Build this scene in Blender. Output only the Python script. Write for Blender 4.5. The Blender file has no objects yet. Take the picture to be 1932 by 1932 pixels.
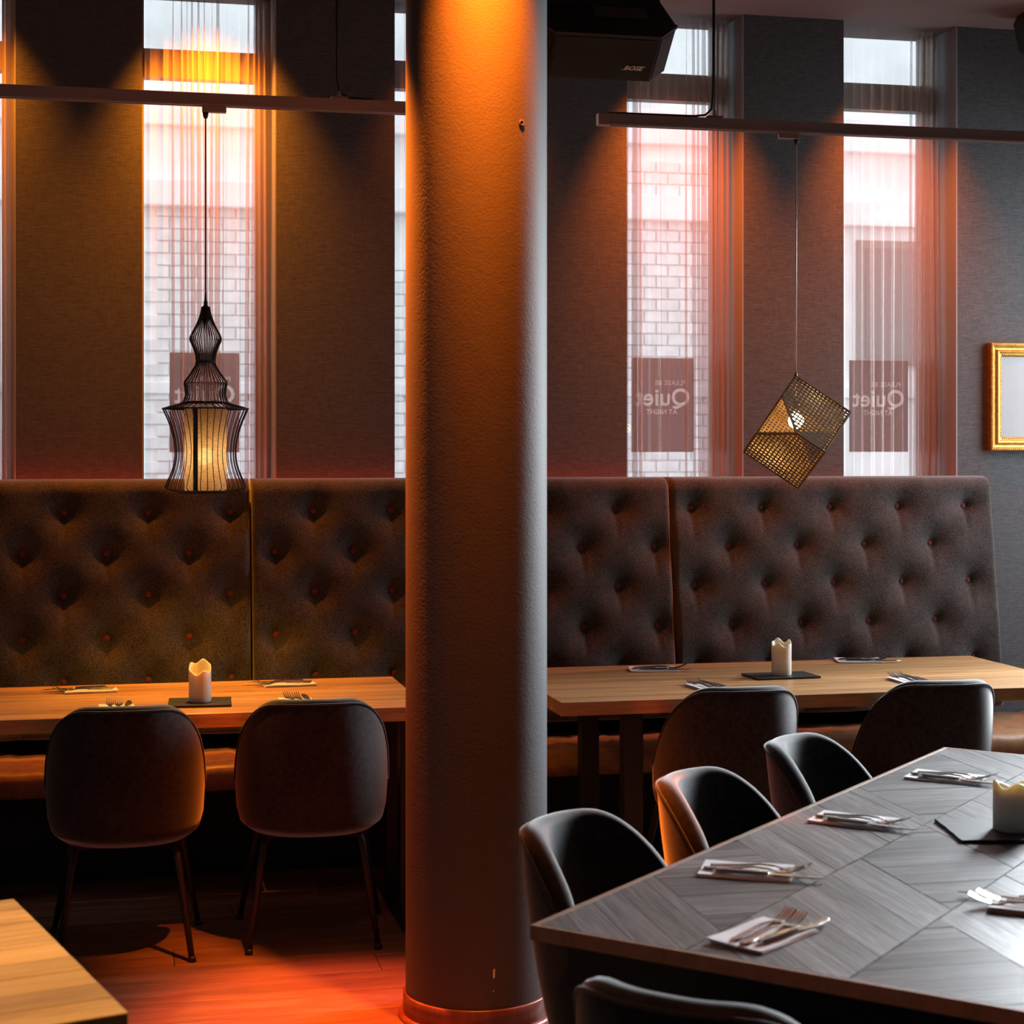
import bpy, bmesh, math, random
from mathutils import Vector, Matrix
R = math.radians
sc = bpy.context.scene
COL = sc.collection
rnd = random.Random(7)

# ------------------------------------------------------------------ camera
F, HOR, EYE, CX = 3300.0, 844.0, 1.6, 966.0
TH = math.atan(F / 14736.0); S, C = math.sin(TH), math.cos(TH)
cam = bpy.data.cameras.new('camera'); cam_o = bpy.data.objects.new('camera', cam); COL.objects.link(cam_o)
cam.sensor_width = 36; cam.sensor_height = 36; cam.lens = F / 1932 * 36
cam.shift_y = -(966 - HOR) / 1932
cam_o.location = (0, 0, EYE); cam_o.rotation_euler = (R(90), 0, -TH)
cam.clip_start = .05; cam.clip_end = 200
cam.dof.use_dof = True; cam.dof.focus_distance = 6.2; cam.dof.aperture_fstop = 6.3
sc.camera = cam_o

# ------------------------------------------------------------------ view, world
vs = sc.view_settings
vs.view_transform = 'Standard'; vs.look = 'None'; vs.gamma = 1; vs.use_curve_mapping = False; vs.exposure = 0.0
w = bpy.data.worlds.new('overcast_sky'); sc.world = w; w.use_nodes = True
w.node_tree.nodes['Background'].inputs[0].default_value = (.90, .96, 1.0, 1)
w.node_tree.nodes['Background'].inputs[1].default_value = 2.5

# ------------------------------------------------------------------ daylight entering by side windows
def light(kind, name, loc, target, power, color, **kw):
    l = bpy.data.lights.new(name, kind); l.energy = power; l.color = color
    for k, v in kw.items(): setattr(l, k, v)
    o = bpy.data.objects.new(name, l); COL.objects.link(o); o.location = loc
    if target is not None:
        o.rotation_euler = (Vector(target) - Vector(loc)).to_track_quat('-Z', 'Y').to_euler()
    return o
DAY = (.86, .94, 1.0)
light('AREA', 'daylight_bay_window', (4.66, 6.42, 2.15), (1.9, 3.75, .75), 102, DAY, shape='RECTANGLE', size=.9, size_y=2.0, spread=R(78))
light('AREA', 'daylight_side_window', (4.68, 6.20, 1.95), (3.6, 6.98, 1.4), 24, DAY, shape='RECTANGLE', size=.7, size_y=1.8, spread=R(120))
light('AREA', 'daylight_street_door', (-3.4, 3.9, 1.5), (0, 5.2, .9), 5, DAY, shape='RECTANGLE', size=1.0, size_y=2.0)

# ceiling downlights: (x, y, target, power, colour, cone degrees, blend)
YELLOW, AMBER, ORANGE, RED = (1, .48, .015), (1, .25, .009), (1, .17, .008), (1, .09, .006)
WX = [(-.9, -.392), (.083, .604), (1.079, 1.59), (2.052, 2.563), (3.015, 3.542)]   # window openings along the back wall
CEIL, WALL = 3.425, 6.98
SPOTS = [
    (-.66, 6.80, (-.62, 7.085, 2.9), 250, AMBER, 84, 1.0),
    (.33, 6.80, (.335, 7.085, 2.75), 430, AMBER, 84, 1.0),
    (1.34, 6.78, (1.34, 7.06, 2.7), 70, ORANGE, 76, 1.0),
    (2.22, 6.585, (2.28, 7.06, 2.45), 370, ORANGE, 64, 1.0),
    (3.18, 6.545, (3.24, 7.06, 2.45), 290, ORANGE, 64, 1.0),
    (.958, 4.456, (.968, 4.66, 2.75), 1500, ORANGE, 37, 1.0),
    (.42, 5.28, (.82, 5.00, 2.35), 4000, ORANGE, 32, 1.0),
    (.46, 5.16, (.60, 4.84, 0), 1900, RED, 24, 1.0),
    (1.42, 5.36, (1.08, 4.98, 2.4), 420, ORANGE, 44, 1.0),
    (-.55, 3.05, (-.35, 3.05, .7), 300, YELLOW, 40, .8),
    (1.15, .90, (1.02, 2.45, .70), 90, (1, .30, .13), 38, 1.0),
]

# ------------------------------------------------------------------ pixel helpers (direction from the photo, distance from what is touched)
def _ray(px, py):
    r = (px - CX) / F
    return (C * r + S, -S * r + C, (HOR - py) / F)
def atz(px, py, z):
    d = _ray(px, py); t = (z - EYE) / d[2]; return Vector((d[0] * t, d[1] * t, z))
def aty(px, py, y):
    d = _ray(px, py); t = y / d[1]; return Vector((d[0] * t, y, EYE + d[2] * t))

# ------------------------------------------------------------------ materials
def nt(name):
    m = bpy.data.materials.new(name); m.use_nodes = True
    t = m.node_tree; b = t.nodes['Principled BSDF']
    return m, t, b
def N(t, kind, **kw):
    n = t.nodes.new(kind)
    for k, v in kw.items():
        if k.startswith('i_'):
            key = k[2:]; key = int(key) if key.isdigit() else key.replace('_', ' ')
            n.inputs[key].default_value = v
        else: setattr(n, k, v)
    return n
def col(c): return (c[0], c[1], c[2], 1)
def coords(t, scale=(1, 1, 1), rand=True):
    tc = N(t, 'ShaderNodeTexCoord'); mp = N(t, 'ShaderNodeMapping'); mp.inputs['Scale'].default_value = scale
    t.links.new(tc.outputs['Object'], mp.inputs['Vector'])
    if rand:
        oi = N(t, 'ShaderNodeObjectInfo'); mu = N(t, 'ShaderNodeVectorMath', operation='SCALE')
        cx = N(t, 'ShaderNodeCombineXYZ', i_0=3.1, i_1=7.7, i_2=5.3)
        ml = N(t, 'ShaderNodeMath', operation='MULTIPLY', i_1=13.0)
        t.links.new(oi.outputs['Random'], ml.inputs[0]); t.links.new(cx.outputs[0], mu.inputs[0]); t.links.new(ml.outputs[0], mu.inputs['Scale'])
        t.links.new(mu.outputs[0], mp.inputs['Location'])
    return mp.outputs['Vector']
def ramp(t, src, stops):
    r = N(t, 'ShaderNodeValToRGB'); e = r.color_ramp.elements
    while len(e) < len(stops): e.new(.5)
    for el, (p, c) in zip(e, stops): el.position = p; el.color = col(c)
    t.links.new(src, r.inputs[0]); return r.outputs[0]
def bump(t, b, src, strength, dist=.002):
    n = N(t, 'ShaderNodeBump'); n.inputs['Strength'].default_value = strength; n.inputs['Distance'].default_value = dist
    t.links.new(src, n.inputs['Height']); t.links.new(n.outputs[0], b.inputs['Normal'])
def plain(name, c, rough=.5, metal=0, noise=0, nscale=40, bmp=0, bdist=.001, spec=.5, **kw):
    m, t, b = nt(name)
    b.inputs['Base Color'].default_value = col(c); b.inputs['Roughness'].default_value = rough
    b.inputs['Metallic'].default_value = metal; b.inputs['Specular IOR Level'].default_value = spec
    for k, v in kw.items(): b.inputs[k.replace('_', ' ')].default_value = v
    if noise or bmp:
        v = coords(t, (nscale,) * 3); n = N(t, 'ShaderNodeTexNoise', i_Scale=1.0, i_Detail=4.0)
        t.links.new(v, n.inputs['Vector'])
        if noise:
            lo = tuple(x * (1 - noise) for x in c); hi = tuple(min(1, x * (1 + noise)) for x in c)
            t.links.new(ramp(t, n.outputs['Fac'], [(.3, lo), (.7, hi)]), b.inputs['Base Color'])
        if bmp: bump(t, b, n.outputs['Fac'], bmp, bdist)
    return m
def wood(name, dark, mid, lightc, scale=(1.2, 16, 16), rough=.45, vary=.25, bmp=.25, knots=True):
    m, t, b = nt(name)
    v = coords(t, scale)
    n1 = N(t, 'ShaderNodeTexNoise', i_Scale=1.6, i_Detail=6.0, i_Roughness=.6, i_Distortion=.6); t.links.new(v, n1.inputs['Vector'])
    n2 = N(t, 'ShaderNodeTexNoise', i_Scale=7.0, i_Detail=4.0, i_Roughness=.7); t.links.new(v, n2.inputs['Vector'])
    mx = N(t, 'ShaderNodeMix', data_type='FLOAT', i_0=.35); t.links.new(n1.outputs['Fac'], mx.inputs[2]); t.links.new(n2.outputs['Fac'], mx.inputs[3])
    c = ramp(t, mx.outputs[0], [(.32, dark), (.5, mid), (.68, lightc)])
    oi = N(t, 'ShaderNodeObjectInfo'); mr = N(t, 'ShaderNodeMapRange', i_3=1 - vary, i_4=1 + vary); t.links.new(oi.outputs['Random'], mr.inputs[0])
    hs = N(t, 'ShaderNodeHueSaturation'); t.links.new(c, hs.inputs['Color']); t.links.new(mr.outputs[0], hs.inputs['Value'])
    t.links.new(hs.outputs[0], b.inputs['Base Color'])
    b.inputs['Roughness'].default_value = rough
    bump(t, b, mx.outputs[0], bmp, .002)
    return m
def fabric(name, c, speck=.45, scale=420, rough=.95, sheen=.3, bmp=.5, bdist=.0015):
    m, t, b = nt(name)
    v = coords(t, (1, 1, 1), False); n = N(t, 'ShaderNodeTexNoise', i_Scale=float(scale), i_Detail=2.0); t.links.new(v, n.inputs['Vector'])
    n2 = N(t, 'ShaderNodeTexNoise', i_Scale=9.0, i_Detail=3.0); t.links.new(v, n2.inputs['Vector'])
    mx = N(t, 'ShaderNodeMix', data_type='FLOAT', i_0=.3); t.links.new(n.outputs['Fac'], mx.inputs[2]); t.links.new(n2.outputs['Fac'], mx.inputs[3])
    lo = tuple(x * (1 - speck) for x in c); hi = tuple(x * (1 + speck * 1.6) for x in c)
    t.links.new(ramp(t, mx.outputs[0], [(.36, lo), (.64, hi)]), b.inputs['Base Color'])
    b.inputs['Roughness'].default_value = rough; b.inputs['Sheen Weight'].default_value = sheen; b.inputs['Sheen Roughness'].default_value = .4
    b.inputs['Specular IOR Level'].default_value = .15
    bump(t, b, n.outputs['Fac'], bmp, bdist)
    return m
def wallpaper():
    m, t, b = nt('linen_wallpaper')
    v = coords(t, (30, 30, 420), False); n = N(t, 'ShaderNodeTexNoise', i_Scale=1.0, i_Detail=3.0); t.links.new(v, n.inputs['Vector'])
    v2 = coords(t, (420, 420, 40), False); n2 = N(t, 'ShaderNodeTexNoise', i_Scale=1.0, i_Detail=2.0); t.links.new(v2, n2.inputs['Vector'])
    mx = N(t, 'ShaderNodeMix', data_type='FLOAT', i_0=.35); t.links.new(n.outputs['Fac'], mx.inputs[2]); t.links.new(n2.outputs['Fac'], mx.inputs[3])
    t.links.new(ramp(t, mx.outputs[0], [(.3, (.045, .045, .048)), (.7, (.105, .104, .109))]), b.inputs['Base Color'])
    b.inputs['Roughness'].default_value = .85; b.inputs['Specular IOR Level'].default_value = .2
    bump(t, b, mx.outputs[0], .35, .001)
    return m
def mixsh(t, fac, a, b2):
    n = N(t, 'ShaderNodeMixShader'); n.inputs[0].default_value = fac; t.links.new(a, n.inputs[1]); t.links.new(b2, n.inputs[2]); return n.outputs[0]
def sheer():
    m, t, b = nt('sheer_curtain'); t.nodes.remove(b)
    out = t.nodes['Material Output']
    tr = N(t, 'ShaderNodeBsdfTransparent', i_Color=(.93, .93, .95, 1))
    di = N(t, 'ShaderNodeBsdfDiffuse', i_Color=(.66, .50, .42, 1)); tl = N(t, 'ShaderNodeBsdfTranslucent', i_Color=(.66, .50, .42, 1))
    gl = N(t, 'ShaderNodeBsdfAnisotropic' if hasattr(bpy.types, 'ShaderNodeBsdfAnisotropic') else 'ShaderNodeBsdfGlossy', i_Color=(.75, .70, .66, 1), i_Roughness=.24)
    d = mixsh(t, .20, di.outputs[0], tl.outputs[0]); g = mixsh(t, .33, d, gl.outputs[0])
    t.links.new(mixsh(t, .33, tr.outputs[0], g), out.inputs[0])
    return m
def glass():
    m, t, b = nt('window_glass'); t.nodes.remove(b); out = t.nodes['Material Output']
    tr = N(t, 'ShaderNodeBsdfTransparent', i_Color=(.95, .97, .97, 1)); gl = N(t, 'ShaderNodeBsdfGlossy', i_Roughness=.02)
    t.links.new(mixsh(t, .05, tr.outputs[0], gl.outputs[0]), out.inputs[0]); return m
def vinyl(name, c, trans):
    m, t, b = nt(name); t.nodes.remove(b); out = t.nodes['Material Output']
    tr = N(t, 'ShaderNodeBsdfTransparent', i_Color=(.8, .78, .8, 1))
    di = N(t, 'ShaderNodeBsdfDiffuse', i_Color=col(c)); tl = N(t, 'ShaderNodeBsdfTranslucent', i_Color=col(c))
    t.links.new(mixsh(t, 1 - trans, tr.outputs[0], mixsh(t, .9, di.outputs[0], tl.outputs[0])), out.inputs[0]); return m
def linen_shade():
    m, t, b = nt('linen_shade'); t.nodes.remove(b); out = t.nodes['Material Output']
    v = coords(t, (60, 60, 520), False); n = N(t, 'ShaderNodeTexNoise', i_Scale=1.0, i_Detail=3.0); t.links.new(v, n.inputs['Vector'])
    c = ramp(t, n.outputs['Fac'], [(.3, (.45, .36, .22)), (.7, (.85, .76, .58))])
    di = N(t, 'ShaderNodeBsdfDiffuse'); tl = N(t, 'ShaderNodeBsdfTranslucent'); tr = N(t, 'ShaderNodeBsdfTransparent', i_Color=(1, .85, .55, 1))
    t.links.new(c, di.inputs[0]); t.links.new(c, tl.inputs[0])
    t.links.new(mixsh(t, .95, tr.outputs[0], mixsh(t, .75, di.outputs[0], tl.outputs[0])), out.inputs[0]); return m
def emis(name, c, s):
    m, t, b = nt(name); b.inputs['Base Color'].default_value = col(c); b.inputs['Emission Color'].default_value = col(c); b.inputs['Emission Strength'].default_value = s; return m
def wax():
    m, t, b = nt('candle_wax')
    b.inputs['Base Color'].default_value = (.80, .74, .64, 1); b.inputs['Roughness'].default_value = .35
    b.inputs['Subsurface Weight'].default_value = .5; b.inputs['Subsurface Radius'].default_value = (.03, .02, .012); b.inputs['Subsurface Scale'].default_value = .6
    return m
def column_paint():
    m, t, b = nt('column_paint')
    v = coords(t, (1, 1, 1), False); n = N(t, 'ShaderNodeTexNoise', i_Scale=130.0, i_Detail=5.0); t.links.new(v, n.inputs['Vector'])
    n2 = N(t, 'ShaderNodeTexNoise', i_Scale=14.0, i_Detail=3.0); t.links.new(v, n2.inputs['Vector'])
    mx = N(t, 'ShaderNodeMath', operation='ADD'); t.links.new(n.outputs['Fac'], mx.inputs[0]); t.links.new(n2.outputs['Fac'], mx.inputs[1])
    b.inputs['Base Color'].default_value = (.058, .058, .061, 1); b.inputs['Roughness'].default_value = .62
    bump(t, b, mx.outputs[0], .32, .002); return m

M = dict(
    wall=wallpaper(), ceiling=plain('ceiling_paint', (.16, .14, .145), .9, bmp=.1, nscale=60),
    plaster=plain('dark_plaster', (.09, .09, .095), .9, noise=.1, nscale=8),
    reveal=plain('reveal_paint', (.22, .22, .23), .8, bmp=.1, nscale=50),
    frame=plain('window_frame_paint', (.27, .26, .26), .5, noise=.05),
    facade=plain('facade_render', (.86, .87, .88), .9, noise=.10, nscale=2.2, bmp=.2),
    brick=plain('painted_brick', (.80, .81, .82), .9, noise=.12, nscale=6, bmp=.3),
    pavement=plain('pavement', (.35, .35, .36), .9, noise=.1),
    floor=wood('floor_wood', (.10, .055, .036), (.20, .115, .075), (.30, .19, .13), (1.1, 11, 11), .38, .18, .35),
    floorbase=plain('floor_base', (.05, .03, .02), .8, noise=.1),
    table=wood('oak_tabletop', (.26, .115, .035), (.54, .285, .12), (.70, .43, .21), (1.0, 15, 15), .38, .24, .3),
    table2=wood('bamboo_tabletop', (.30, .16, .05), (.55, .33, .12), (.70, .45, .18), (1.4, 14, 14), .42, .38, .25),
    chevron=wood('dark_chevron_oak', (.03, .029, .029), (.145, .142, .143), (.27, .266, .267), (2.6, 48, 48), .36, .38, 1.0),
    edge=wood('dark_table_edge', (.18, .095, .055), (.27, .15, .09), (.34, .19, .12), (1.5, 20, 20), .5, .1, .2),
    black=plain('black_steel', (.009, .009, .010), .5, 0, bmp=.05, nscale=200),
    velvet=fabric('grey_velvet', (.019, .0195, .021), .4, 60, .75, .75, .15, .001),
    felt=fabric('banquette_felt', (.046, .038, .038), .6, 240, .95, .45, .6, .002),
    button=fabric('button_cloth', (.17, .032, .052), .3, 400, .9, .3, .3),
    leather=plain('seat_leather', (.40, .20, .10), .35, noise=.2, nscale=25, bmp=.35, bdist=.003),
    kick=plain('bench_plinth', (.012, .011, .011), .7, noise=.1),
    column=column_paint(), skirt=wood('column_skirting', (.10, .035, .025), (.17, .065, .045), (.24, .10, .07), (12, 12, 1.0), .35, .05, .2),
    chip=plain('bare_plaster', (.75, .72, .68), .9, bmp=.2),
    rail=plain('track_aluminium', (.42, .36, .35), .45, .3, bmp=.03, nscale=300),
    cable=plain('black_cable', (.015, .013, .013), .5, bmp=.02), cord=plain('clear_cord', (.85, .85, .85), .3, .3, bmp=.02),
    wire=plain('black_wire', (.012, .012, .013), .45, .4, bmp=.02),
    linen=linen_shade(), bulb=emis('bulb_glow', (1, .72, .35), 8), bulb2=emis('bulb_glow_clear', (1, .78, .40), 45),
    socket=plain('lamp_socket', (.25, .2, .17), .4, .7, bmp=.02),
    ply=wood('laser_cut_ply', (.15, .085, .033), (.21, .125, .052), (.26, .16, .068), (8, 8, 8), .55, .06, .1),
    sheer=sheer(), glass=glass(), vinyl=vinyl('sign_vinyl', (.30, .26, .27), .2), vinyl2=vinyl('sign_letters', (.75, .70, .66), .35),
    wax=wax(), wick=plain('wick', (.02, .015, .012), .9, bmp=.1), slate=plain('slate', (.022, .023, .025), .5, noise=.3, nscale=40, bmp=.3),
    napkin=plain('paper_napkin', (.84, .84, .86), .9, noise=.04, bmp=.15, nscale=120), steel=plain('cutlery_steel', (.62, .60, .58), .27, 1.0, bmp=.01),
    print=plain('napkin_print', (.07, .06, .07), .9, bmp=.02),
    gold=plain('gilt_frame', (.55, .29, .07), .4, .85, noise=.25, nscale=60, bmp=.25), mirror=plain('framed_grey_card', (.30, .31, .32), .4, noise=.03, nscale=20),
    speaker=plain('speaker_shell', (.010, .010, .011), .6, bmp=.3, nscale=500), grille=plain('speaker_grille', (.009, .008, .008), .5, .3, bmp=.6, nscale=900),
    logo=plain('speaker_logo', (.75, .62, .56), .4, .3, bmp=.01), bracket=plain('speaker_bracket', (.12, .12, .125), .5, .5, bmp=.1),
    housing=plain('spot_housing', (.03, .03, .03), .5, .3, bmp=.02),
)

# ------------------------------------------------------------------ mesh helpers
def mesh(name, verts, faces, mat, parent=None, smooth=False, loc=None, rot=None):
    me = bpy.data.meshes.new(name); me.from_pydata([tuple(v) for v in verts], [], faces); me.update()
    if smooth: me.polygons.foreach_set('use_smooth', [True] * len(me.polygons))
    me.materials.append(mat)
    return link(name, me, parent, loc, rot)
def link(name, me, parent=None, loc=None, rot=None):
    o = bpy.data.objects.new(name, me); COL.objects.link(o)
    if parent is not None: o.parent = parent
    if loc is not None: o.location = loc
    if rot is not None: o.rotation_euler = rot
    return o
class B:
    """collects simple shapes into one mesh"""
    def __init__(s): s.v = []; s.f = []
    def add(s, vs, fs):
        k = len(s.v); s.v += [Vector(v) for v in vs]; s.f += [tuple(i + k for i in f) for f in fs]; return s
    def box(s, x0, x1, y0, y1, z0, z1, bev=0):
        if bev:
            b = bev; vs = []; 
            bm = bmesh.new(); bmesh.ops.create_cube(bm, size=1)
            for v in bm.verts: v.co = Vector(((x0 + x1) / 2 + v.co.x * (x1 - x0), (y0 + y1) / 2 + v.co.y * (y1 - y0), (z0 + z1) / 2 + v.co.z * (z1 - z0)))
            bmesh.ops.bevel(bm, geom=bm.edges[:], offset=b, segments=2, affect='EDGES', profile=.5)
            bm.verts.index_update(); s.add([v.co.copy() for v in bm.verts], [tuple(v.index for v in f.verts) for f in bm.faces]); bm.free(); return s
        return s.add([(x0, y0, z0), (x1, y0, z0), (x1, y1, z0), (x0, y1, z0), (x0, y0, z1), (x1, y0, z1), (x1, y1, z1), (x0, y1, z1)],
                     [(3, 2, 1, 0), (4, 5, 6, 7), (0, 1, 5, 4), (1, 2, 6, 5), (2, 3, 7, 6), (3, 0, 4, 7)])
    def prism(s, poly, z0, z1, inset=0):
        n = len(poly)
        return s.add([(p[0], p[1], z0) for p in poly] + [(p[0], p[1], z1) for p in poly],
                     [tuple(range(n - 1, -1, -1)), tuple(range(n, 2 * n))] + [(i, (i + 1) % n, n + (i + 1) % n, n + i) for i in range(n)])
    def loft(s, rings, cap=True, closed=True):
        n = len(rings[0]); vs = [p for r in rings for p in r]; fs = []
        for i in range(len(rings) - 1):
            for j in range(n if closed else n - 1):
                a = i * n + j; b = i * n + (j + 1) % n; fs.append((a, b, b + n, a + n))
        if cap and closed:
            fs.append(tuple(range(n - 1, -1, -1))); fs.append(tuple(range((len(rings) - 1) * n, len(rings) * n)))
        return s.add(vs, fs)
    def lathe(s, prof, seg=32, cx=0, cy=0, cap=True):
        return s.loft([[(cx + r * math.cos(2 * math.pi * k / seg), cy + r * math.sin(2 * math.pi * k / seg), z) for k in range(seg)] for r, z in prof], cap)
    def tube(s, pts, r, seg=8, cap=True):
        pts = [Vector(p) for p in pts]; rs = r if isinstance(r, (list, tuple)) else [r] * len(pts); rings = []
        up = None
        for i, p in enumerate(pts):
            d = (pts[min(i + 1, len(pts) - 1)] - pts[max(i - 1, 0)]).normalized()
            if up is None: up = Vector((0, 0, 1)) if abs(d.z) < .9 else Vector((1, 0, 0))
            a = d.cross(up).normalized(); b = a.cross(d).normalized(); up = b
            rings.append([p + (a * math.cos(2 * math.pi * k / seg) + b * math.sin(2 * math.pi * k / seg)) * rs[i] for k in range(seg)])
        return s.loft(rings, cap)
    def sphere(s, c, r, seg=12, rings=7, sz=1.0):
        c = Vector(c); prof = [(max(1e-4, r * math.sin(math.pi * i / rings)), -r * sz * math.cos(math.pi * i / rings)) for i in range(rings + 1)]
        return s.loft([[(c.x + q * math.cos(2 * math.pi * k / seg), c.y + q * math.sin(2 * math.pi * k / seg), c.z + z) for k in range(seg)] for q, z in prof])
    def xf(s, m):
        s.v = [m @ v for v in s.v]; return s
    def build(s, name, mat, parent=None, smooth=False, loc=None, rot=None):
        o = mesh(name, s.v, s.f, mat, parent, smooth, loc, rot)
        return o
def tag(o, label, cat, group=None):
    o['label'] = label; o['category'] = cat
    if group: o['group'] = group
    return o
def struct(o): o['kind'] = 'structure'; return o
def thing(name, label, cat, loc=(0, 0, 0), rz=0, group=None):
    o = bpy.data.objects.new(name, None); COL.objects.link(o); o.location = loc; o.rotation_euler = (0, 0, rz); o.empty_display_size = .1
    return tag(o, label, cat, group)
def smooth_by_angle(o, ang=40):
    me = o.data; bm = bmesh.new(); bm.from_mesh(me)
    for e in bm.edges:
        if len(e.link_faces) == 2 and e.calc_face_angle(0) > R(ang): e.smooth = False
    for f in bm.faces: f.smooth = True
    bm.to_mesh(me); bm.free(); return o
def copy_tree(o, parent=None):
    c = o.copy(); COL.objects.link(c); c.parent = parent
    for ch in list(o.children): copy_tree(ch, c)
    return c
def text_mesh(body, size, depth=.0006, offset=0.0, shear=0.0, spacing=1.0):
    cu = bpy.data.curves.new('lettering', 'FONT'); cu.body = body; cu.size = size; cu.extrude = depth; cu.offset = offset; cu.shear = shear
    cu.align_x = 'CENTER'; cu.align_y = 'CENTER'; cu.space_character = spacing; cu.resolution_u = 3
    o = bpy.data.objects.new('lettering', cu); COL.objects.link(o)
    dg = bpy.context.evaluated_depsgraph_get(); dg.update()
    me = bpy.data.meshes.new_from_object(o.evaluated_get(dg)); bpy.data.objects.remove(o); bpy.data.curves.remove(cu); return me

# ================================================================== STRUCTURE
XL, XR, YF = -3.5, 4.75, -2.5
floor = struct(B().box(XL - .3, XR + .3, YF - .3, 7.28, -.2, -.009).build('floor', M['floorbase']))
pl_w, pl_l = .182, 1.22
plank_me = None
for r_ in range(35):
    off = rnd.uniform(0, pl_l)
    for k in range(7):
        x0 = -2.5 + k * pl_l - off; y0 = .58 + r_ * pl_w
        if x0 > 4.9: continue
        if plank_me is None:
            o = B().box(0, pl_l - .002, 0, pl_w - .002, -.009, 0, .0012).build('plank', M['floor'], floor, loc=(x0, y0, 0)); plank_me = o.data
        else: link('plank', plank_me, floor, (x0, y0, 0))
struct(B().box(XL - .3, XR + .3, YF - .3, 7.28, CEIL, CEIL + .2).build('ceiling', M['ceiling']))
# back wall: piers between the tall windows
b = B(); edges = [XL - .3] + [e for ww in WX for e in ww] + [XR + .3]
for i in range(0, len(edges), 2): b.box(edges[i], edges[i + 1], WALL, 7.28, 0, CEIL)
for x0, x1 in WX: b.box(x0, x1, WALL, 7.28, 0, 1.0)
struct(b.build('wall_back', M['wall']))
b = B().box(XL - .3, XL, YF, WALL, 0, CEIL); struct(b.build('wall_left', M['plaster']))
b = B().box(XL, XR, YF - .3, YF, 0, CEIL); struct(b.build('wall_front', M['plaster']))
b = B().box(XR, XR + .3, YF, WALL, 0, .85).box(XR, XR + .3, YF, WALL, 3.05, CEIL).box(XR, XR + .3, YF, 5.85, .85, 3.05).box(XR, XR + .3, 6.8, WALL, .85, 3.05)
struct(b.build('wall_right', M['plaster']))
# window reveal linings (trim) on the right jambs, frames, panes
for i, (x0, x1) in enumerate(WX):
    struct(B().box(x1 - .006, x1, WALL - .001, 7.19, 1.0, CEIL - .002).build('trim_%d' % (i + 1), M['reveal']))
    wn = struct(bpy.data.objects.new('window_%d' % (i + 1), None)); COL.objects.link(wn); wn.location = ((x0 + x1) / 2, 7.22, 1.0)
    hw = (x1 - x0) / 2
    fr = B().box(-hw, -hw + .010, -.03, .03, 0, 2.42).box(hw - .065, hw, -.03, .03, 0, 2.42).box(-hw + .010, hw - .065, -.03, .03, 0, .06)
    fr.build('window_frame', M['frame'], wn)
    B().box(-hw + .010, hw - .065, -.035, .03, 2.09, 2.205).build('transom', M['frame'], wn)
    B().box(-hw + .010, hw - .065, .004, .010, .06, 2.09).build('pane', M['glass'], wn)
    B().box(-hw + .010, hw - .065, .004, .010, 2.205, 2.42).build('pane', M['glass'], wn)
# street outside: opposite facade with painted bricks and ledges
FY = 15.0
fac = struct(B().box(-9, 16, FY, FY + .4, -.3, 8.5).build('wall_facade', M['facade']))
struct(B().box(-14, 22, 7.30, 40, -.6, -.3).build('ground_street', M['pavement']))
bk = None
for (bx0, bx1, z0, z1) in ((.30, 1.25, 1.28, 3.55), (4.35, 5.25, 1.28, 4.1), (2.3, 2.7, 1.28, 3.2)):
    r_ = 0; z = z0
    while z < z1:
        x = bx0 - (r_ % 2) * .11
        while x < bx1:
            if bk is None:
                o = B().box(0, .208, -.022, 0, 0, .091, .004).build('brick', M['brick'], fac, loc=(x, FY, z)); bk = o.data
            else: link('brick', bk, fac, (x, FY - .001 * rnd.random(), z))
            x += .22
        z += .103; r_ += 1
for z, h_, d in ((3.62, .22, .14), (4.3, .3, .10), (2.05, .10, .05)):
    B().box(-9, 16, FY - d, FY, z, z + h_, .01).build('ledge', M['facade'], fac)
# far facade windows
for x in (-2.2, 2.9, 6.6, 8.4):
    f_ = B().box(x, x + .9, FY - .05, FY, 2.35, 3.5).build('facade_window', M['frame'], fac); B().box(x + .07, x + .83, FY - .06, FY - .05, 2.42, 3.43).build('pane', M['reveal'], f_)

# ================================================================== COLUMN
cx_, cy_ = .984, 4.856
cl = thing('column', 'round structural column in dark textured paint with wooden skirting', 'column', (cx_, cy_, 0))
B().lathe([(.2, .0), (.2, CEIL)], 96, cap=False).build('shaft', M['column'], cl, True)
B().lathe([(.2005, .012), (.2075, .012), (.2075, .066), (.2055, .069), (.2005, .069)], 96, cap=False).build('skirting', M['skirt'], cl, True)
B().lathe([(.2005, 0), (.222, 0), (.221, .006), (.214, .013), (.2005, .0135)], 96, cap=False).build('floor_ring', M['skirt'], cl, True)
def chip(px, py, w_, h_):
    d = _ray(px, py); a = d[0] ** 2 + d[1] ** 2; bb = -2 * (d[0] * cx_ + d[1] * cy_); cc = cx_ ** 2 + cy_ ** 2 - .2 ** 2
    t = (-bb - math.sqrt(bb * bb - 4 * a * cc)) / (2 * a); p = Vector((d[0] * t - cx_, d[1] * t - cy_, EYE + d[2] * t)); ang = math.atan2(p.y, p.x)
    poly = [(-.5, -.35), (-.2, -.5), (.35, -.4), (.5, .45), (.1, .5), (-.45, .4)]
    bb_ = B().prism([(q[0] * w_, q[1] * h_) for q in poly], 0, .0012)
    mt = Matrix.Translation((.2 * math.cos(ang), .2 * math.sin(ang), p.z)) @ Matrix(((-math.sin(ang), 0, math.cos(ang), 0), (math.cos(ang), 0, math.sin(ang), 0), (0, 1, 0, 0), (0, 0, 0, 1)))
    bb_.xf(mt).build('paint_chip', M['chip'], cl)
chip(932, 1837, .006, .026); chip(1015, 1828, .007, .012); chip(931, 1870, .002, .005)
bb_ = B()
rp = aty(979, 233, cy_ - .17)
bb_.lathe([(.0045, 0), (.009, 0), (.0095, .002), (.006, .003), (.0045, .002)], 12, cap=False)
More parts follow.
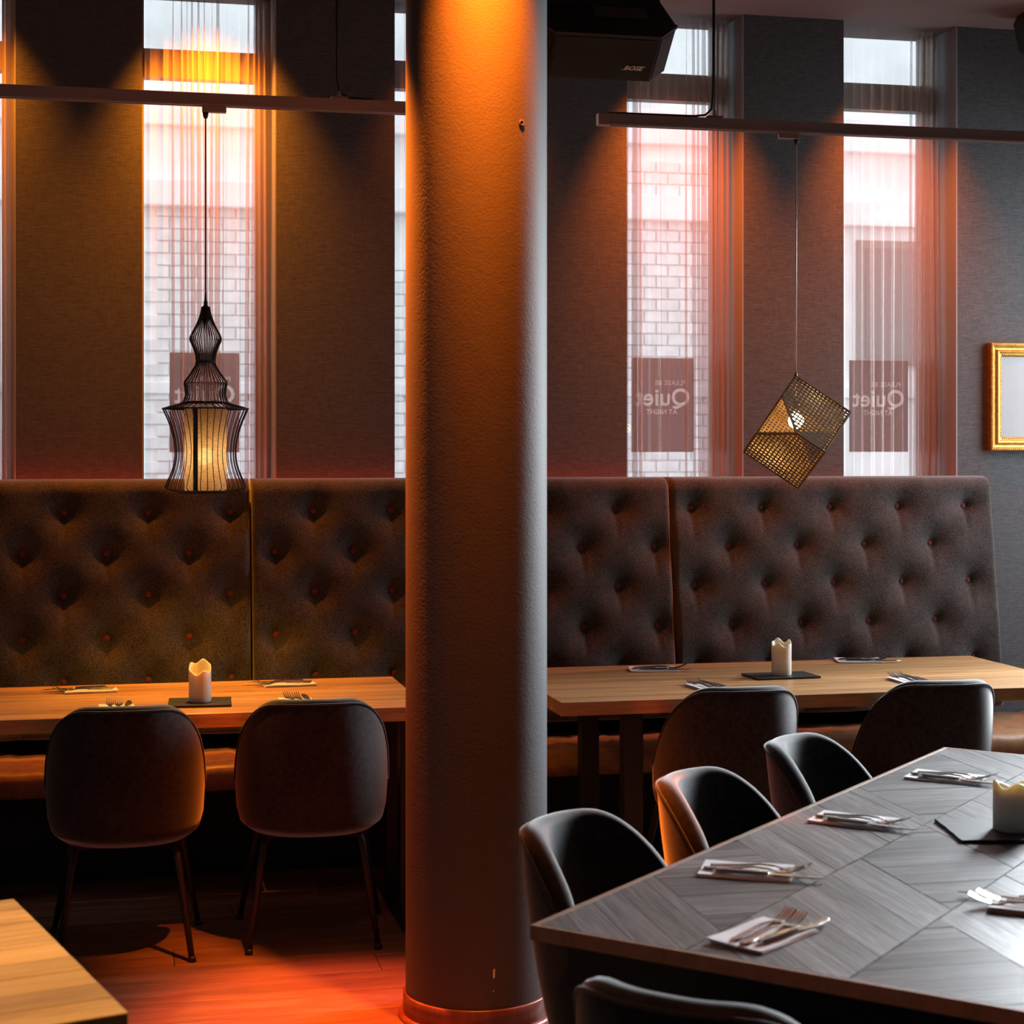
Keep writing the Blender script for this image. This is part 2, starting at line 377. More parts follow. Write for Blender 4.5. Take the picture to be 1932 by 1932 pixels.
d = Vector((rp.x - cx_, rp.y - cy_, 0)).normalized(); q = Vector((0, 0, 1)).rotation_difference(d)
bb_.xf(Matrix.Translation(Vector((d.x * .2, d.y * .2, rp.z))) @ q.to_matrix().to_4x4()).build('plaster_pock', M['column'], cl)

# ================================================================== CHAIRS
def interp(x, pts):
    for (a, fa), (b_, fb) in zip(pts, pts[1:]):
        if x <= b_: return fa + (fb - fa) * max(0, (x - a)) / (b_ - a)
    return pts[-1][1]
def sstep(a, b_, x):
    t = max(0, min(1, (x - a) / (b_ - a))); return t * t * (3 - 2 * t)
KZ = [(.355, .74), (.366, .86), (.385, .935), (.43, .98), (.52, 1.0), (.62, 1.0), (.70, .985), (.76, .96), (.82, .935)]
def shell_pt(phi, z, t):
    a, bb = .250 - t, .262 - t
    k = interp(z, KZ); sn, cs = math.sin(phi), math.cos(phi)
    x = a * k * math.copysign(abs(sn) ** .86, sn); y = -bb * (.3 + .7 * k) * math.copysign(abs(cs) ** .86, cs)
    lean = -.085 * max(0, (z - .42) / .395) * (.35 + .65 * max(0, cs))
    return Vector((x, y + lean, z))
ZR = [(0, .812), (30, .810), (40, .800), (50, .776), (60, .736), (68, .688), (75, .628), (82, .556), (88, .49), (100, .46)]
def zt(phi):
    d = abs(math.degrees(phi)); return sum(interp(abs(d + k), ZR) for k in (-6, -4, -2, 0, 2, 4, 6)) / 7
PH = 86
def make_chair():
    t = thing('dining_chair', 'x', 'chair')
    n = 56; rows = []
    for i in range(n + 1):
        phi = R(-PH + 2 * PH * i / n); top = zt(phi); endk = 1 - .55 * sstep(R(60), R(PH), abs(phi)); th_ = .052 * endk
        ring = []
        for j in range(15): ring.append(shell_pt(phi, .362 + (top - .022 - .362) * j / 14, 0))
        o_ = ring[-1]; i_ = shell_pt(phi, top - .022, th_)
        for j in range(1, 6):
            a_ = math.pi * j / 6; f_ = (1 - math.cos(a_)) / 2
            p = o_.lerp(i_, f_); p.z = top - .022 + .022 * math.sin(a_); ring.append(p)
        for j in range(13): 
            z = top - .022 + (.40 - top + .022) * j / 12; puff = .012 * math.sin(math.pi * j / 12)
            ring.append(shell_pt(phi, z, th_ + puff * endk))
        rows.append(ring)
    B().loft(rows, True, True).build('backrest', M['velvet'], t, True)
    # piping along the rim and inner seams
    rim = [shell_pt(R(-PH + 2 * PH * i / n), zt(R(-PH + 2 * PH * i / n)) - .014, -.0015) for i in range(n + 1)]
    B().tube(rim, .0032, 6).build('piping', M['velvet'], t, True)
    for sgn in (-1, 1):
        ph = R(47) * sgn; top = zt(ph)
        pts = [shell_pt(ph, top - .003, .03)] + [shell_pt(ph, top - .022 + (.46 - top + .022) * j / 8, .052 + .012 * math.sin(math.pi * j / 12)) for j in range(9)]
        B().tube(pts, .0028, 6).build('seam', M['velvet'], t, True)
    # seat cushion
    rings = []
    for z, k in ((.385, .80), (.388, .93), (.40, .985), (.43, 1.0), (.455, .985), (.470, .93), (.476, .80), (.479, .4), (.479, .02)):
        rg = []
        for q in range(40):
            a_ = 2 * math.pi * q / 40; cs, sn = math.cos(a_), math.sin(a_)
            rg.append((.205 * k * math.copysign(abs(cs) ** .62, cs), .025 + .218 * k * math.copysign(abs(sn) ** .62, sn), z))
        rings.append(rg)
    B().loft(rings).build('seat', M['velvet'], t, True)
    rings = [[(.19 * k * math.copysign(abs(math.cos(2 * math.pi * q / 32)) ** .62, math.cos(2 * math.pi * q / 32)), .01 + .20 * k * math.copysign(abs(math.sin(2 * math.pi * q / 32)) ** .62, math.sin(2 * math.pi * q / 32)), z) for q in range(32)] for z, k in ((.350, .86), (.356, .95), (.39, 1.0))]
    B().loft(rings).build('seat_pan', M['black'], t, True)
    for (tx, ty, fx, fy) in ((-.15, -.135, -.205, -.235), (.15, -.135, .205, -.235), (-.165, .16, -.235, .195), (.165, .16, .235, .195)):
        top = Vector((tx, ty, .345)); ft = Vector((fx, fy, .0)); d = (ft - top)
        pts = [top + Vector((-tx * .35, -ty * .3, .004)), top, top + d * .06 + Vector((tx * .03, ty * .03, 0)), top + d * .13 + Vector((tx * .03, ty * .03, 0)), top + d * .97]
        lg = B().tube(pts, [.0115, .0125, .013, .013, .0095], 10).build('leg', M['black'], t, True)
        B().tube([top + d * .955, top + d * .965, ft + Vector((0, 0, .0))], [.0105, .0125, .0135], 10).build('foot_cap', M['black'], lg, True)
    return t
chair0 = make_chair(); used = [False]
def place_chair(x, y, rz, label, group):
    o = copy_tree(chair0) if used[0] else chair0
    used[0] = True; o.location = (x, y, 0); o.rotation_euler = (0, 0, rz); tag(o, label, 'chair', group); return o
G1 = 'grey velvet tub chairs'
place_chair(.018, 5.765, R(-1), 'dark velvet tub chair below the wire lamp, away from the column', G1)
place_chair(.616, 5.785, R(-4), 'dark velvet tub chair below the wire lamp, next to the column', G1)
place_chair(2.025, 5.762, R(-2), 'grey velvet tub chair at the cube lamp table, towards the column', G1)
place_chair(2.752, 5.762, R(-2), 'grey velvet tub chair at the cube lamp table, away from the column', G1)
EX, EY = Vector((.713, .701, 0)).normalized(), Vector((.701, -.713, 0)).normalized()
P0 = Vector((.711, 3.031, 0))
def onH(a, p, z=0): return P0 + EX * a + EY * p + Vector((0, 0, z))
ANG = math.atan2(EX.y, EX.x)
for a, lab in ((.565, 'grey velvet tub chair along the chevron table, closest to the column'), (1.165, 'grey velvet tub chair in the middle of the row along the chevron table'), (1.78, 'grey velvet tub chair along the chevron table, closest to the wall bench')):
    p = onH(a, 0); place_chair(p.x, p.y, ANG + R(180), lab, 'chairs along the chevron table')
p = onH(-.09, .478); place_chair(p.x, p.y, ANG - R(90), 'grey velvet tub chair at the head of the chevron table', G1)

# ================================================================== TABLES
def board_table(name, label, x0, x1, y0, y1, nb, mat, loc, rz, legs, th_=.046, h_=.75, group='oak tables'):
    t = thing(name, label, 'table', loc, rz, group)
    wb = (y1 - y0) / nb
    for i in range(nb):
        B().box(x0, x1, y0 + i * wb + .0003, y0 + (i + 1) * wb - .0003, h_ - th_, h_ - rnd.uniform(0, .0006), .0016).build('board', mat, t)
    for (lx, ya, yb, yc0, yc1) in legs:
        for yy in (ya, yb): B().box(lx - .034, lx + .034, yy - .03, yy + .03, .012, h_ - th_ - .008, .002).build('leg_post', M['black'], t)
        B().box(lx - .034, lx + .034, yc0, yc1, 0, .012, .002).build('foot_plate', M['black'], t)
        B().box(lx - .034, lx + .034, yc0, yc1, h_ - th_ - .008, h_ - th_, .001).build('top_plate', M['black'], t)
    return t
board_table('dining_table', 'long oak table below the black wire lamp, on black steel legs', -1.0, .985, 5.662, 6.435, 7, M['table'], (0, 0, 0), 0,
            [(.945, 5.80, 6.12, 5.70, 6.36), (-.72, 5.80, 6.12, 5.70, 6.36)])
board_table('dining_table', 'long oak table below the lattice cube lamp, on black steel legs', 1.432, 3.385, 5.645, 6.56, 8, M['table'], (0, 0, 0), 0,
            [(1.712, 5.77, 6.335, 5.71, 6.372), (3.24, 5.77, 6.335, 5.71, 6.372)])
# amber table in the front
q0, q1 = Vector((-.196, 3.422, 0)), Vector((.012, 2.694, 0)); dy = (q0 - q1); wL = dy.length; rzl = math.atan2(dy.y, dy.x) - R(90)
board_table('dining_table', 'yellow striped wood table under amber light, with no chair in view', -1.6, 0, 0, wL, 9, M['table2'], (q1.x, q1.y, 0), rzl, [(-.2, .12, wL - .12, .06, wL - .06), (-1.4, .12, wL - .12, .06, wL - .06)], .045)

# chevron table
ht = thing('dining_table', 'large dark table with a chevron parquet top and wooden edge band', 'table', (P0.x, P0.y, 0), ANG)
L_, W_ = 2.2, 1.0      # local x along, local y = -perp
def clip(poly, a, b_, c):   # keep a*x+b*y<=c
    out = []
    for i in range(len(poly)):
        p, q_ = poly[i], poly[(i + 1) % len(poly)]; dp = a * p[0] + b_ * p[1] - c; dq = a * q_[0] + b_ * q_[1] - c
        if dp <= 0: out.append(p)
        if dp * dq < 0: t = dp / (dp - dq); out.append((p[0] + (q_[0] - p[0]) * t, p[1] + (q_[1] - p[1]) * t))
    return out
def area(p): return abs(sum(p[i][0] * p[(i + 1) % len(p)][1] - p[(i + 1) % len(p)][0] * p[i][1] for i in range(len(p)))) / 2 if len(p) > 2 else 0
def shrink(p, d):
    cx0 = sum(q_[0] for q_ in p) / len(p); cy0 = sum(q_[1] for q_ in p) / len(p); out = []
    for x, y in p:
        l = math.hypot(x - cx0, y - cy0); out.append((x + (cx0 - x) / l * d, y + (cy0 - y) / l * d))
    return out
cw = .2925; pwid = .070 * math.sqrt(2); TOPZ = .75
npl = 0
for c_ in range(4):
    pa, pb = .012 + c_ * cw, min(.012 + (c_ + 1) * cw, W_ - .012)
    cuts = [-1.2, .44, .82, 1.52, 2.1, 3.6] if c_ % 2 == 0 else [-1.2, .12, .80, 1.18, 1.9, 3.6]
    for k in range(len(cuts) - 1):
        o135 = (k + (c_ > 1)) % 2 == (0 if c_ % 2 == 0 else 1)
        base = [(.012, pa), (L_ - .012, pa), (L_ - .012, pb), (.012, pb)]
        base = clip(base, -1, -1, -(cuts[k] + pa)); base = clip(base, 1, 1, cuts[k + 1] + pa)
        if area(base) < .0006: continue
        sg = 1 if o135 else -1
        v0 = -1.3; ph_ = rnd.uniform(0, pwid)
        for j in range(48):
            lo = v0 + ph_ + j * pwid; hi = lo + pwid
            pc = clip(clip(base, -1, -sg, -lo), 1, sg, hi)
            if area(pc) < .0004: continue
            pc = shrink(pc, .0018); zz = TOPZ - rnd.uniform(0, .0009)
            ccx = sum(q_[0] for q_ in pc) / len(pc); ccy = -sum(q_[1] for q_ in pc) / len(pc); rz = R(45) if o135 else R(-45)
            loc = [(math.cos(-rz) * (q_[0] - ccx) - math.sin(-rz) * (-q_[1] - ccy), math.sin(-rz) * (q_[0] - ccx) + math.cos(-rz) * (-q_[1] - ccy)) for q_ in pc][::-1]
            B().prism(loc, -.006, 0).build('plank', M['chevron'], ht, loc=(ccx, ccy, zz), rot=(0, 0, rz)); npl += 1
B().box(.012, L_ - .012, -W_ + .012, -.012, TOPZ - .027, TOPZ - .006).build('top_board', M['edge'], ht)
for (a0, a1, b0, b1) in ((0, L_, -.012, 0), (0, L_, -W_, -W_ + .012), (0, .012, -W_ + .012, -.012), (L_ - .012, L_, -W_ + .012, -.012)):
    B().box(a0, a1, b0, b1, TOPZ - .027, TOPZ, .0012).build('edge_band', M['edge'], ht)
for (a0, a1, b0, b1) in ((.05, L_ - .05, -.075, -.05), (.05, L_ - .05, -W_ + .05, -W_ + .075), (.05, .075, -W_ + .075, -.075), (L_ - .075, L_ - .05, -W_ + .075, -.075)):
    B().box(a0, a1, b0, b1, TOPZ - .115, TOPZ - .027).build('apron', M['black'], ht)
for a0 in (.24, L_ - .31):
    for b0 in (-.40, -.67): B().box(a0, a0 + .07, b0, b0 + .07, 0, TOPZ - .115, .002).build('leg', M['black'], ht)

# ================================================================== BANQUETTE
def back_y(z): return 6.665 + (z - .5) / .976 * .135
ZB, ZT = .515, 1.478
rows_z = [1.353, 1.198, 1.042, .882, .724, .57]
button_me = [None]
def banquette(label, x0, x1, odd, even, seat1=None):
    t = thing('banquette', label, 'bench', ((x0 + x1) / 2, 6.7, 0), 0, 'tufted wall banquettes'); cx0 = (x0 + x1) / 2
    W2 = (x1 - x0) / 2 - .003; st = .0085
    nx = int(2 * W2 / st); nz = int((ZT - ZB) / st)
    btn = []
    for i, z in enumerate(rows_z):
        for x in (odd if i % 2 == 0 else even):
            if x0 + .03 < x < x1 - .03: btn.append((x - cx0, z))
    er = .055
    def surf(x, z):
        y = back_y(z) - 6.7
        dx = W2 - abs(x); dt = ZT - z; db = z - ZB; ins = 0
        for d_, r_ in ((dx, .022), (dt, er), (db, .05)):
            if d_ < r_: ins += r_ - math.sqrt(max(0, r_ * r_ - (r_ - d_) ** 2))
        dep = 0
        for bx, bz in btn:
            ddx, ddz = x - bx, z - bz
            if abs(ddx) < .2 and abs(ddz) < .2:
                r2 = math.hypot(ddx, ddz * 1.0)
                dep += .030 * math.exp(-r2 / .020) + .022 * math.exp(-(r2 / .075) ** 2)
                # short vertical pleat under each button
                dep += .006 * math.exp(-(ddx / .012) ** 2) * (math.exp(-((ddz + .05) / .05) ** 2))
        return y + min(ins, .09) + dep - .012
    verts = []; faces = []
    for j in range(nz + 1):
        z = ZB + (ZT - ZB) * j / nz
        for i in range(nx + 1):
            x = -W2 + 2 * W2 * i / nx; verts.append((x, surf(x, z), z))
    for j in range(nz):
        for i in range(nx):
            a = j * (nx + 1) + i; faces.append((a, a + 1, a + nx + 2, a + nx + 1))
    # sides back to the wall board
    loop = [i for i in range(nx + 1)] + [(j + 1) * (nx + 1) - 1 for j in range(1, nz + 1)] + [nz * (nx + 1) + i for i in range(nx - 1, -1, -1)] + [j * (nx + 1) for j in range(nz - 1, 0, -1)]
    k0 = len(verts)
    for i in loop: verts.append((verts[i][0], .225, verts[i][2]))
    n = len(loop)
    for i in range(n): faces.append((loop[(i + 1) % n], loop[i], k0 + i, k0 + (i + 1) % n))
    faces.append(tuple(k0 + i for i in range(n))[::-1])
    bo = mesh('backrest', verts, faces, M['felt'], t, True); smooth_by_angle(bo, 55)
    for bx, bz in btn:
        p = (bx, surf(bx, bz) - .010, bz)
        if button_me[0] is None:
            o = B().sphere((0, 0, 0), .0145, 12, 6).xf(Matrix.Diagonal((1, .55, 1, 1))).build('button', M['button'], bo, True, loc=p); button_me[0] = o.data
        else: link('button', button_me[0], bo, p)
    # seat cushion with a rounded front
    sx1 = (seat1 if seat1 else x1) - cx0
    prof = [(-.298, .37), (-.307, .395), (-.303, .422), (-.288, .442), (-.255, .454), (-.18, .46), (-.1, .46), (.0, .456), (.22, .456), (.22, .355), (-.285, .355)]
    segs = 60; rings = []
    for i in range(segs + 1):
        x = -W2 + (sx1 - .002 + W2) * i / segs; e = min(1, min(i, segs - i) / 2.0); wob = .0025 * math.sin(i * 1.7) + .002 * math.sin(i * 3.1 + 1)
        rings.append([(x, y + (1 - e) * .006 + (wob if y < -.2 else 0), z - (1 - e) * .006 * (z > .42) + (wob if z > .42 else 0)) for y, z in prof][::-1])
    B().loft(rings).build('seat_cushion', M['leather'], t, True)
    B().box(x0 - cx0 - .001, x1 - cx0 + .001, .2255, .235, .45, 1.42).build('gap_light_block', M['kick'], t)  # added hidden board, blocks window light in the gaps between sections
    B().box(-W2, sx1 - .003, -.06, .22, 0, .355).build('plinth', M['kick'], t)
    return t
sp = .3025
banquette('button tufted banquette below the tall windows, under the black wire lamp', -1.35, .489,
          [.412 - .309 * k for k in range(6)], [.256 - .306 * k for k in range(6)])
banquette('button tufted banquette behind the round column', .491, 2.178, [.733 + .3045 * k for k in range(5)], [.583 + .305 * k for k in range(6)])
banquette('button tufted banquette ending beside the gilt picture frame', 2.180, 3.607, [2.271 + .3028 * k for k in range(5)], [2.424 + .2985 * k for k in range(4)], seat1=4.6)

# ================================================================== CURTAINS
def curtain(label, x0, x1, seed, shares):
    rn = random.Random(seed); nf = len(shares); n = nf * 28; nz = 26; Y0 = 7.085
    tot = sum(shares); sh_ = [q / tot for q in shares] + [shares[-1] / tot] * 2
    amp = [rn.uniform(.3, 1.0) for _ in range(nf + 2)]; lean = [rn.uniform(-1, 1) for _ in range(nf + 2)]; lean2 = [rn.uniform(-1, 1) for _ in range(nf + 2)]
    cum = [0]
    for k in range(nf): cum.append(cum[-1] + sh_[k])
    verts, faces = [], []
    wdt = x1 - x0 - .04
    for j in range(nz + 1):
        f = j / nz; z = 1.02 + (CEIL - .004 - 1.02) * f
        for i in range(n + 1):
            u = i / n * nf; k = min(int(u), nf - 1); fr = u - k
            a = amp[k] * (1 - fr) + amp[k + 1] * fr; ln = lean[k] * (1 - fr) + lean[k + 1] * fr; l2 = lean2[k] * (1 - fr) + lean2[k + 1] * fr
            sw = sh_[k] * (1 - fr) + sh_[k + 1] * fr
            st_ = 1 - sstep(.05, .075, sw)
            g = cum[k] + (cum[k + 1] - cum[k]) * fr
            am = a * (.45 + .55 * math.sin(math.pi * min(1, .2 + f * .75)))
            env = min(1, u / .5, (nf - u) / .4)
            ph = 2 * math.pi * u + .5 * ln * f
            xx = x0 + .012 + wdt * g + env * ((.008 + .013 * st_) * am * math.sin(ph) + .016 * ln * (f - .5) + .005 * l2 * math.sin(3.1 * f + k))
            yy = Y0 + (.012 + .034 * st_ * (.5 + .5 * a)) * math.cos(ph) * (.5 + .5 * am) + .010 * l2 * math.sin(5 * f + ln)
            xx = min(max(xx, x0 + .006), x1 - .014)
            verts.append((xx, min(max(yy, 7.0), 7.17), z))
    for j in range(nz):
        for i in range(n):
            a = j * (n + 1) + i; faces.append((a, a + 1, a + n + 2, a + n + 1))
    o = mesh('curtain', verts, faces, M['sheer'], None, True)
    return tag(o, label, 'curtain', 'sheer window curtains')
W1 = [.09, .10, .07] + [.045, .05, .04, .05, .045, .05, .04, .05] + [.08, .07] + [.045, .04, .05, .04]
W3 = [.08, .04, .04, .08, .09, .08, .09, .07] + [.05, .042, .055, .045, .05, .04, .05]
W4 = [.09, .08, .06, .10, .08, .09, .10] + [.045, .05, .04, .05, .045, .05]
CL = ['sheer curtain in the window farthest from the gilt picture frame', 'sheer curtain in the window behind the black wire lamp', 'sheer curtain in the window half hidden by the column',
      'sheer curtain in the window right of the black loudspeaker, left of the lattice cube lamp', 'sheer curtain in the window next to the gilt picture frame']
for i, (x0, x1) in enumerate(WX): curtain(CL[i], x0, x1, 11 + i * 3, (W4, W1, W4, W3, W4)[i])

# window signs, seen from behind
def sign(label, xa, xb):
    z0, z1 = 1.58, 1.985; xm, zm = (xa + xb) / 2, (z0 + z1) / 2
    t = thing('window_sign', label, 'sign', (xm, 7.219, z0), 0, 'quiet notices on the window panes')
    hw = (xb - xa) / 2; h_ = z1 - z0
    sheet = B().box(-hw, hw, .0, .0025, 0, h_).build('sheet', M['vinyl'], t); cutters = []
    def put(me, name, x, z):
        for v in me.vertices: v.co = (-v.co.x, v.co.z, v.co.y)
        me.materials.clear(); me.materials.append(M['vinyl2']); o_ = link(name, me, t, (x, .0012, z)); cutters.append((me, x, z))
    put(text_mesh('PLEASE BE', .029, offset=.0006, spacing=1.1), 'lettering', .035, h_ * .735)
    put(text_mesh('Quiet', .105, offset=.0022), 'lettering', 0, h_ * .575)
    put(text_mesh('AT NIGHT', .030, offset=.0009), 'lettering', -.005, h_ * .425)
    put(text_mesh('· · · · ·  · · ·', .018), 'lettering', -.03, h_ * .13)
    # the letters are cut out of the dark sheet and backed by a paler film
    for me_, x_, z_ in cutters[:3]:
        cm = me_.copy()
        for v in cm.vertices: v.co.y *= 12
        co = bpy.data.objects.new('cutter', cm); COL.objects.link(co); co.location = (xm + x_, 7.219 + .0012, z0 + z_)
        md = sheet.modifiers.new('cut', 'BOOLEAN'); md.operation = 'DIFFERENCE'; md.solver = 'EXACT'; md.use_self = True; md.object = co
        dg = bpy.context.evaluated_depsgraph_get(); dg.update()
        res = bpy.data.meshes.new_from_object(sheet.evaluated_get(dg)); sheet.modifiers.clear()
        if len(res.polygons) > 8: sheet.data = res
        bpy.data.objects.remove(co)
    # crescent moon and small round emblem
    pts = [(.013 * math.cos(a), .013 * math.sin(a)) for a in [R(60 + 24 * k) for k in range(11)]]; pin = [(.006 + .0115 * math.cos(a), .002 + .0115 * math.sin(a)) for a in [R(70 + 22 * k) for k in range(11)]][::-1]
    b_ = B(); n = 22; pp = pts + pin
    b_.add([(-p[0], -.0012, p[1]) for p in pp] , [(i, i + 1, n - 2 - i, n - 1 - i) for i in range(10)]); b_.build('moon', M['vinyl2'], t, loc=(-.03, 0, h_ * .69))
    b_ = B(); 
    for (ra, rb) in ((.012, .0105), (.006, .005)):
        ring = [(r_ * math.cos(R(15 * k)), -.0012, r_ * math.sin(R(15 * k))) for r_ in (ra, rb) for k in range(24)]
        b_.add(ring, [(k, (k + 1) % 24, 24 + (k + 1) % 24, 24 + k) for k in range(24)])
    for a in (30, 60, 90, 120): b_.add([((.014 + dd) * math.cos(R(a)) + e_ * math.sin(R(a)), -.0012, (.014 + dd) * math.sin(R(a)) - e_ * math.cos(R(a))) for dd, e_ in ((0, -.0006), (.007, -.0006), (.007, .0006), (0, .0006))], [(0, 1, 2, 3)])
    b_.build('emblem', M['vinyl2'], t, loc=(-.03, 0, h_ * .12))
sign('dark vinyl quiet notice on the pane behind the black wire lamp', .195, .475)
sign('dark vinyl quiet notice on the pane between loudspeaker and lattice cube lamp', 2.143, 2.423)
sign('dark vinyl quiet notice on the pane next to the gilt picture frame', 3.145, 3.425)

# ================================================================== TRACKS
RZ0, RZ1 = 2.764, 2.806
def track(label, x0, x1, y, drops, cable_to=None):
    t = thing('lighting_track', label, 'track', (x0, y, RZ0), 0, 'suspended lighting tracks')
    hw = .0175; H_ = RZ1 - RZ0
    prof = [(-hw, 0), (-.010, 0), (-.010, .012), (.010, .012), (.010, 0), (hw, 0), (hw, H_), (-hw, H_)]
    ln = x1 - x0
    B().loft([[(x, a, b_) for a, b_ in prof] for x in (.045, ln)]).build('rail', M['rail'], t)
    B().box(.045, ln, -hw - .0015, -hw, .004, .010).build('rail_lip', M['rail'], t)
    B().box(0, .045, -hw - .001, hw + .001, -.001, H_ + .001, .003).build('end_cap', M['rail'], t)
    for dx in drops:
        B().box(dx - x0 - .03, dx - x0 + .03, -.012, .012, H_, H_ + .010, .002).build('hanger_clip', M['rail'], t)
        B().tube([(dx - x0, 0, H_ + .008), (dx - x0, 0, H_ + .03)], [.009, .005], 10).build('gland', M['rail'], t, True)
        B().tube([(dx - x0, 0, H_ + .028), (dx - x0, .0, CEIL - RZ0)], .0022, 8).build('suspension_wire', M['cable'], t, True)
        pts = [(dx - x0 - .009, 0, CEIL - RZ0), (dx - x0 - .010, 0, H_ + .07), (dx - x0 - .004, 0, H_ + .03), (dx - x0 + .03, 0, H_ + .008), (dx - x0 + .12, 0, H_ + .004)]
        if cable_to is not None:
            pts = [(dx - x0 - .004, 0, CEIL - RZ0), (dx - x0 - .006, 0, H_ + .09), (dx - x0 - .012, 0, H_ + .035), (dx - x0 - .035, 0, H_ + .012), (dx - x0 - .08, 0, H_ + .006), (cable_to - x0 + .05, 0, H_ + .005), (cable_to - x0, 0, H_ + .003)]
        B().tube(pts, .0042, 8).build('feed_cable', M['cable'], t, True)
track('suspended metal lighting track carrying the black wire lamp', -1.4, 1.25, 6.05, [.742])
track('suspended metal lighting track carrying the lattice cube lamp', 1.682, 4.6, 6.10, [2.128], cable_to=1.72)

# ================================================================== PENDANT LAMPS
def adapter(t, topz, sgn):
    B().box(-.012 if sgn > 0 else -.07, .07 if sgn > 0 else .012, -.012, .012, topz - .022, topz, .003).build('track_adapter', M['rail'], t)
    B().tube([(0, 0, topz - .022), (0, 0, topz - .03), (0, 0, topz - .042)], [.010, .010, .006], 12).build('strain_relief', M['cable'], t, True)
# black wire lamp
LX, LY = .284, 6.05
dep = S * LX + C * LY; PPM = F / dep
def lz(zy): return EYE - (520 + zy * .2278 - HOR) / PPM
def lr(r_): return r_ * .2278 / PPM
prof = [(258, 33), (300, 40), (350, 54), (410, 78), (460, 104), (505, 127), (525, 131), (545, 127), (590, 106), (640, 88), (690, 80), (712, 79), (740, 84), (790, 112), (840, 146), (872, 172), (890, 179), (905, 176), (940, 170), (985, 165), (1015, 172), (1048, 186), (1056, 195), (1070, 240), (1088, 310), (1100, 350), (1108, 349), (1150, 330), (1200, 308), (1250, 290), (1300, 275), (1350, 263), (1400, 255), (1450, 250), (1500, 251), (1550, 258), (1600, 271), (1650, 290), (1700, 311), (1740, 327), (1755, 330), (1766, 318), (1782, 270), (1798, 205)]
zb = lz(1798)
pl = thing('pendant_lamp', 'black wire pagoda pendant lamp with a glowing linen cylinder inside', 'lamp', (LX, LY, zb), 0)
pts = [(lr(r_), 0, lz(y) - zb) for y, r_ in prof]
rib = B().tube(pts, .0014, 6).build('wire_rib', M['wire'], pl, True)
for k in range(1, 36): link('wire_rib', rib.data, pl, (0, 0, 0), (0, 0, 2 * math.pi * k / 36))
def hoop(y, r_, t=.0022):
    n = 64; rr = lr(r_)
    rings = [[((rr + t * math.cos(a)) * math.cos(2 * math.pi * k / n), (rr + t * math.cos(a)) * math.sin(2 * math.pi * k / n), lz(y) - zb + t * math.sin(a)) for a in [R(60 * q_) for q_ in range(6)]] for k in range(n + 1)]
    B().loft(rings, False).build('hoop', M['wire'], pl, True)
for y, r_, tt in ((712, 79, .002), (890, 179, .0012), (1050, 187, .0035), (1103, 350, .0030), (1798, 205, .0025)): hoop(y, r_, tt)
B().lathe([(.0095, lz(262) - zb), (.0085, lz(250) - zb), (.006, lz(235) - zb), (.0075, lz(225) - zb), (.004, lz(200) - zb), (.0028, lz(140) - zb)], 16).build('cord_grip', M['wire'], pl, True)
B().tube([(0, 0, lz(150) - zb), (0, 0, RZ0 - .035 - zb)], .0026, 8).build('cord', M['cable'], pl, True)
adapter(pl, RZ0 - zb, 1)
rS = lr(172); zt1, zb1 = lz(1100) - zb, lz(1788) - zb
sh = B().lathe([(rS, zb1), (rS, zt1)], 56, cap=False).build('linen_cylinder', M['linen'], pl, True)
B().lathe([(rS + .0008, zb1), (rS + .0022, zb1), (rS + .0022, zb1 + .004), (rS + .0008, zb1 + .004)], 56, cap=False).build('shade_hem', M['wire'], sh, True)
# overlapping dark seam of the cylinder, turned to the camera
av = math.atan2(-LY, -LX) - R(28)
sm = B()
ring = [(( rS + .0015) * math.cos(av + R(a)), (rS + .0015) * math.sin(av + R(a))) for a in (-7, -3.5, 0, 3.5, 7)]
sm.loft([[(x, y, z) for x, y in ring] for z in (zb1, zt1)], cap=False, closed=False).build('shade_seam', M['wire'], sh, True)
B().lathe([(rS, zt1), (.012, zt1 + .012)], 40, cap=False).build('shade_cap', M['wire'], sh, True)
zbl = lz(1500) - zb
B().tube([(0, 0, zt1 + .02), (0, 0, zt1 - .03), (0, 0, zbl + .04)], [.004, .018, .018], 14).build('bulb_socket', M['socket'], pl, True)
B().sphere((0, 0, zbl), .026, 16, 10, 1.15).build('bulb', M['bulb'], pl, True)
l = light('POINT', 'wire_lamp_light', (0, 0, zbl), None, 2.2, (1, .34, .02), shadow_soft_size=.03); l.parent = pl
l = light('SPOT', 'wire_lamp_down', (0, 0, zb1 - .004), None, 38, (1, .44, .045), shadow_soft_size=.03, spot_size=R(130), spot_blend=.6); l.parent = pl
# lattice cube lamp
KX, KY = 2.446, 6.10
dep2 = S * KX + C * KY; PPM2 = F / dep2
rx = Vector((207, 337, -113)).normalized(); ry = Vector((-235, 215, 215)); ry = (ry - rx * ry.dot(rx)).normalized(); rz_ = rx.cross(ry)
wr, wd, wf = Vector((C, -S, 0)), Vector((0, 0, -1)), Vector((S, C, 0))
edge = 398 * .3064 / PPM2
ax = [(wr * rx[i] + wd * ry[i] + wf * rz_[i]) * edge for i in range(3)]    # a, b, c from corner L
Lz = EYE - (640 + 475 * .3064 - HOR) / PPM2
ctr = aty(1340 + 533.5 * .3064, 640 + 572.5 * .3064, KY)
zbot = min((ctr + sum((ax[i] * (s_[i] - .5) for i in range(3)), Vector())).z for s_ in [(a, b_, c) for a in (0, 1) for b_ in (0, 1) for c in (0, 1)])
root = Vector((KX, KY, zbot))
lc = thing('pendant_lamp', 'tilted wooden lattice cube pendant lamp with a bare glowing bulb', 'lamp', root, 0)
corner = ctr - (ax[0] + ax[1] + ax[2]) * .5 - root
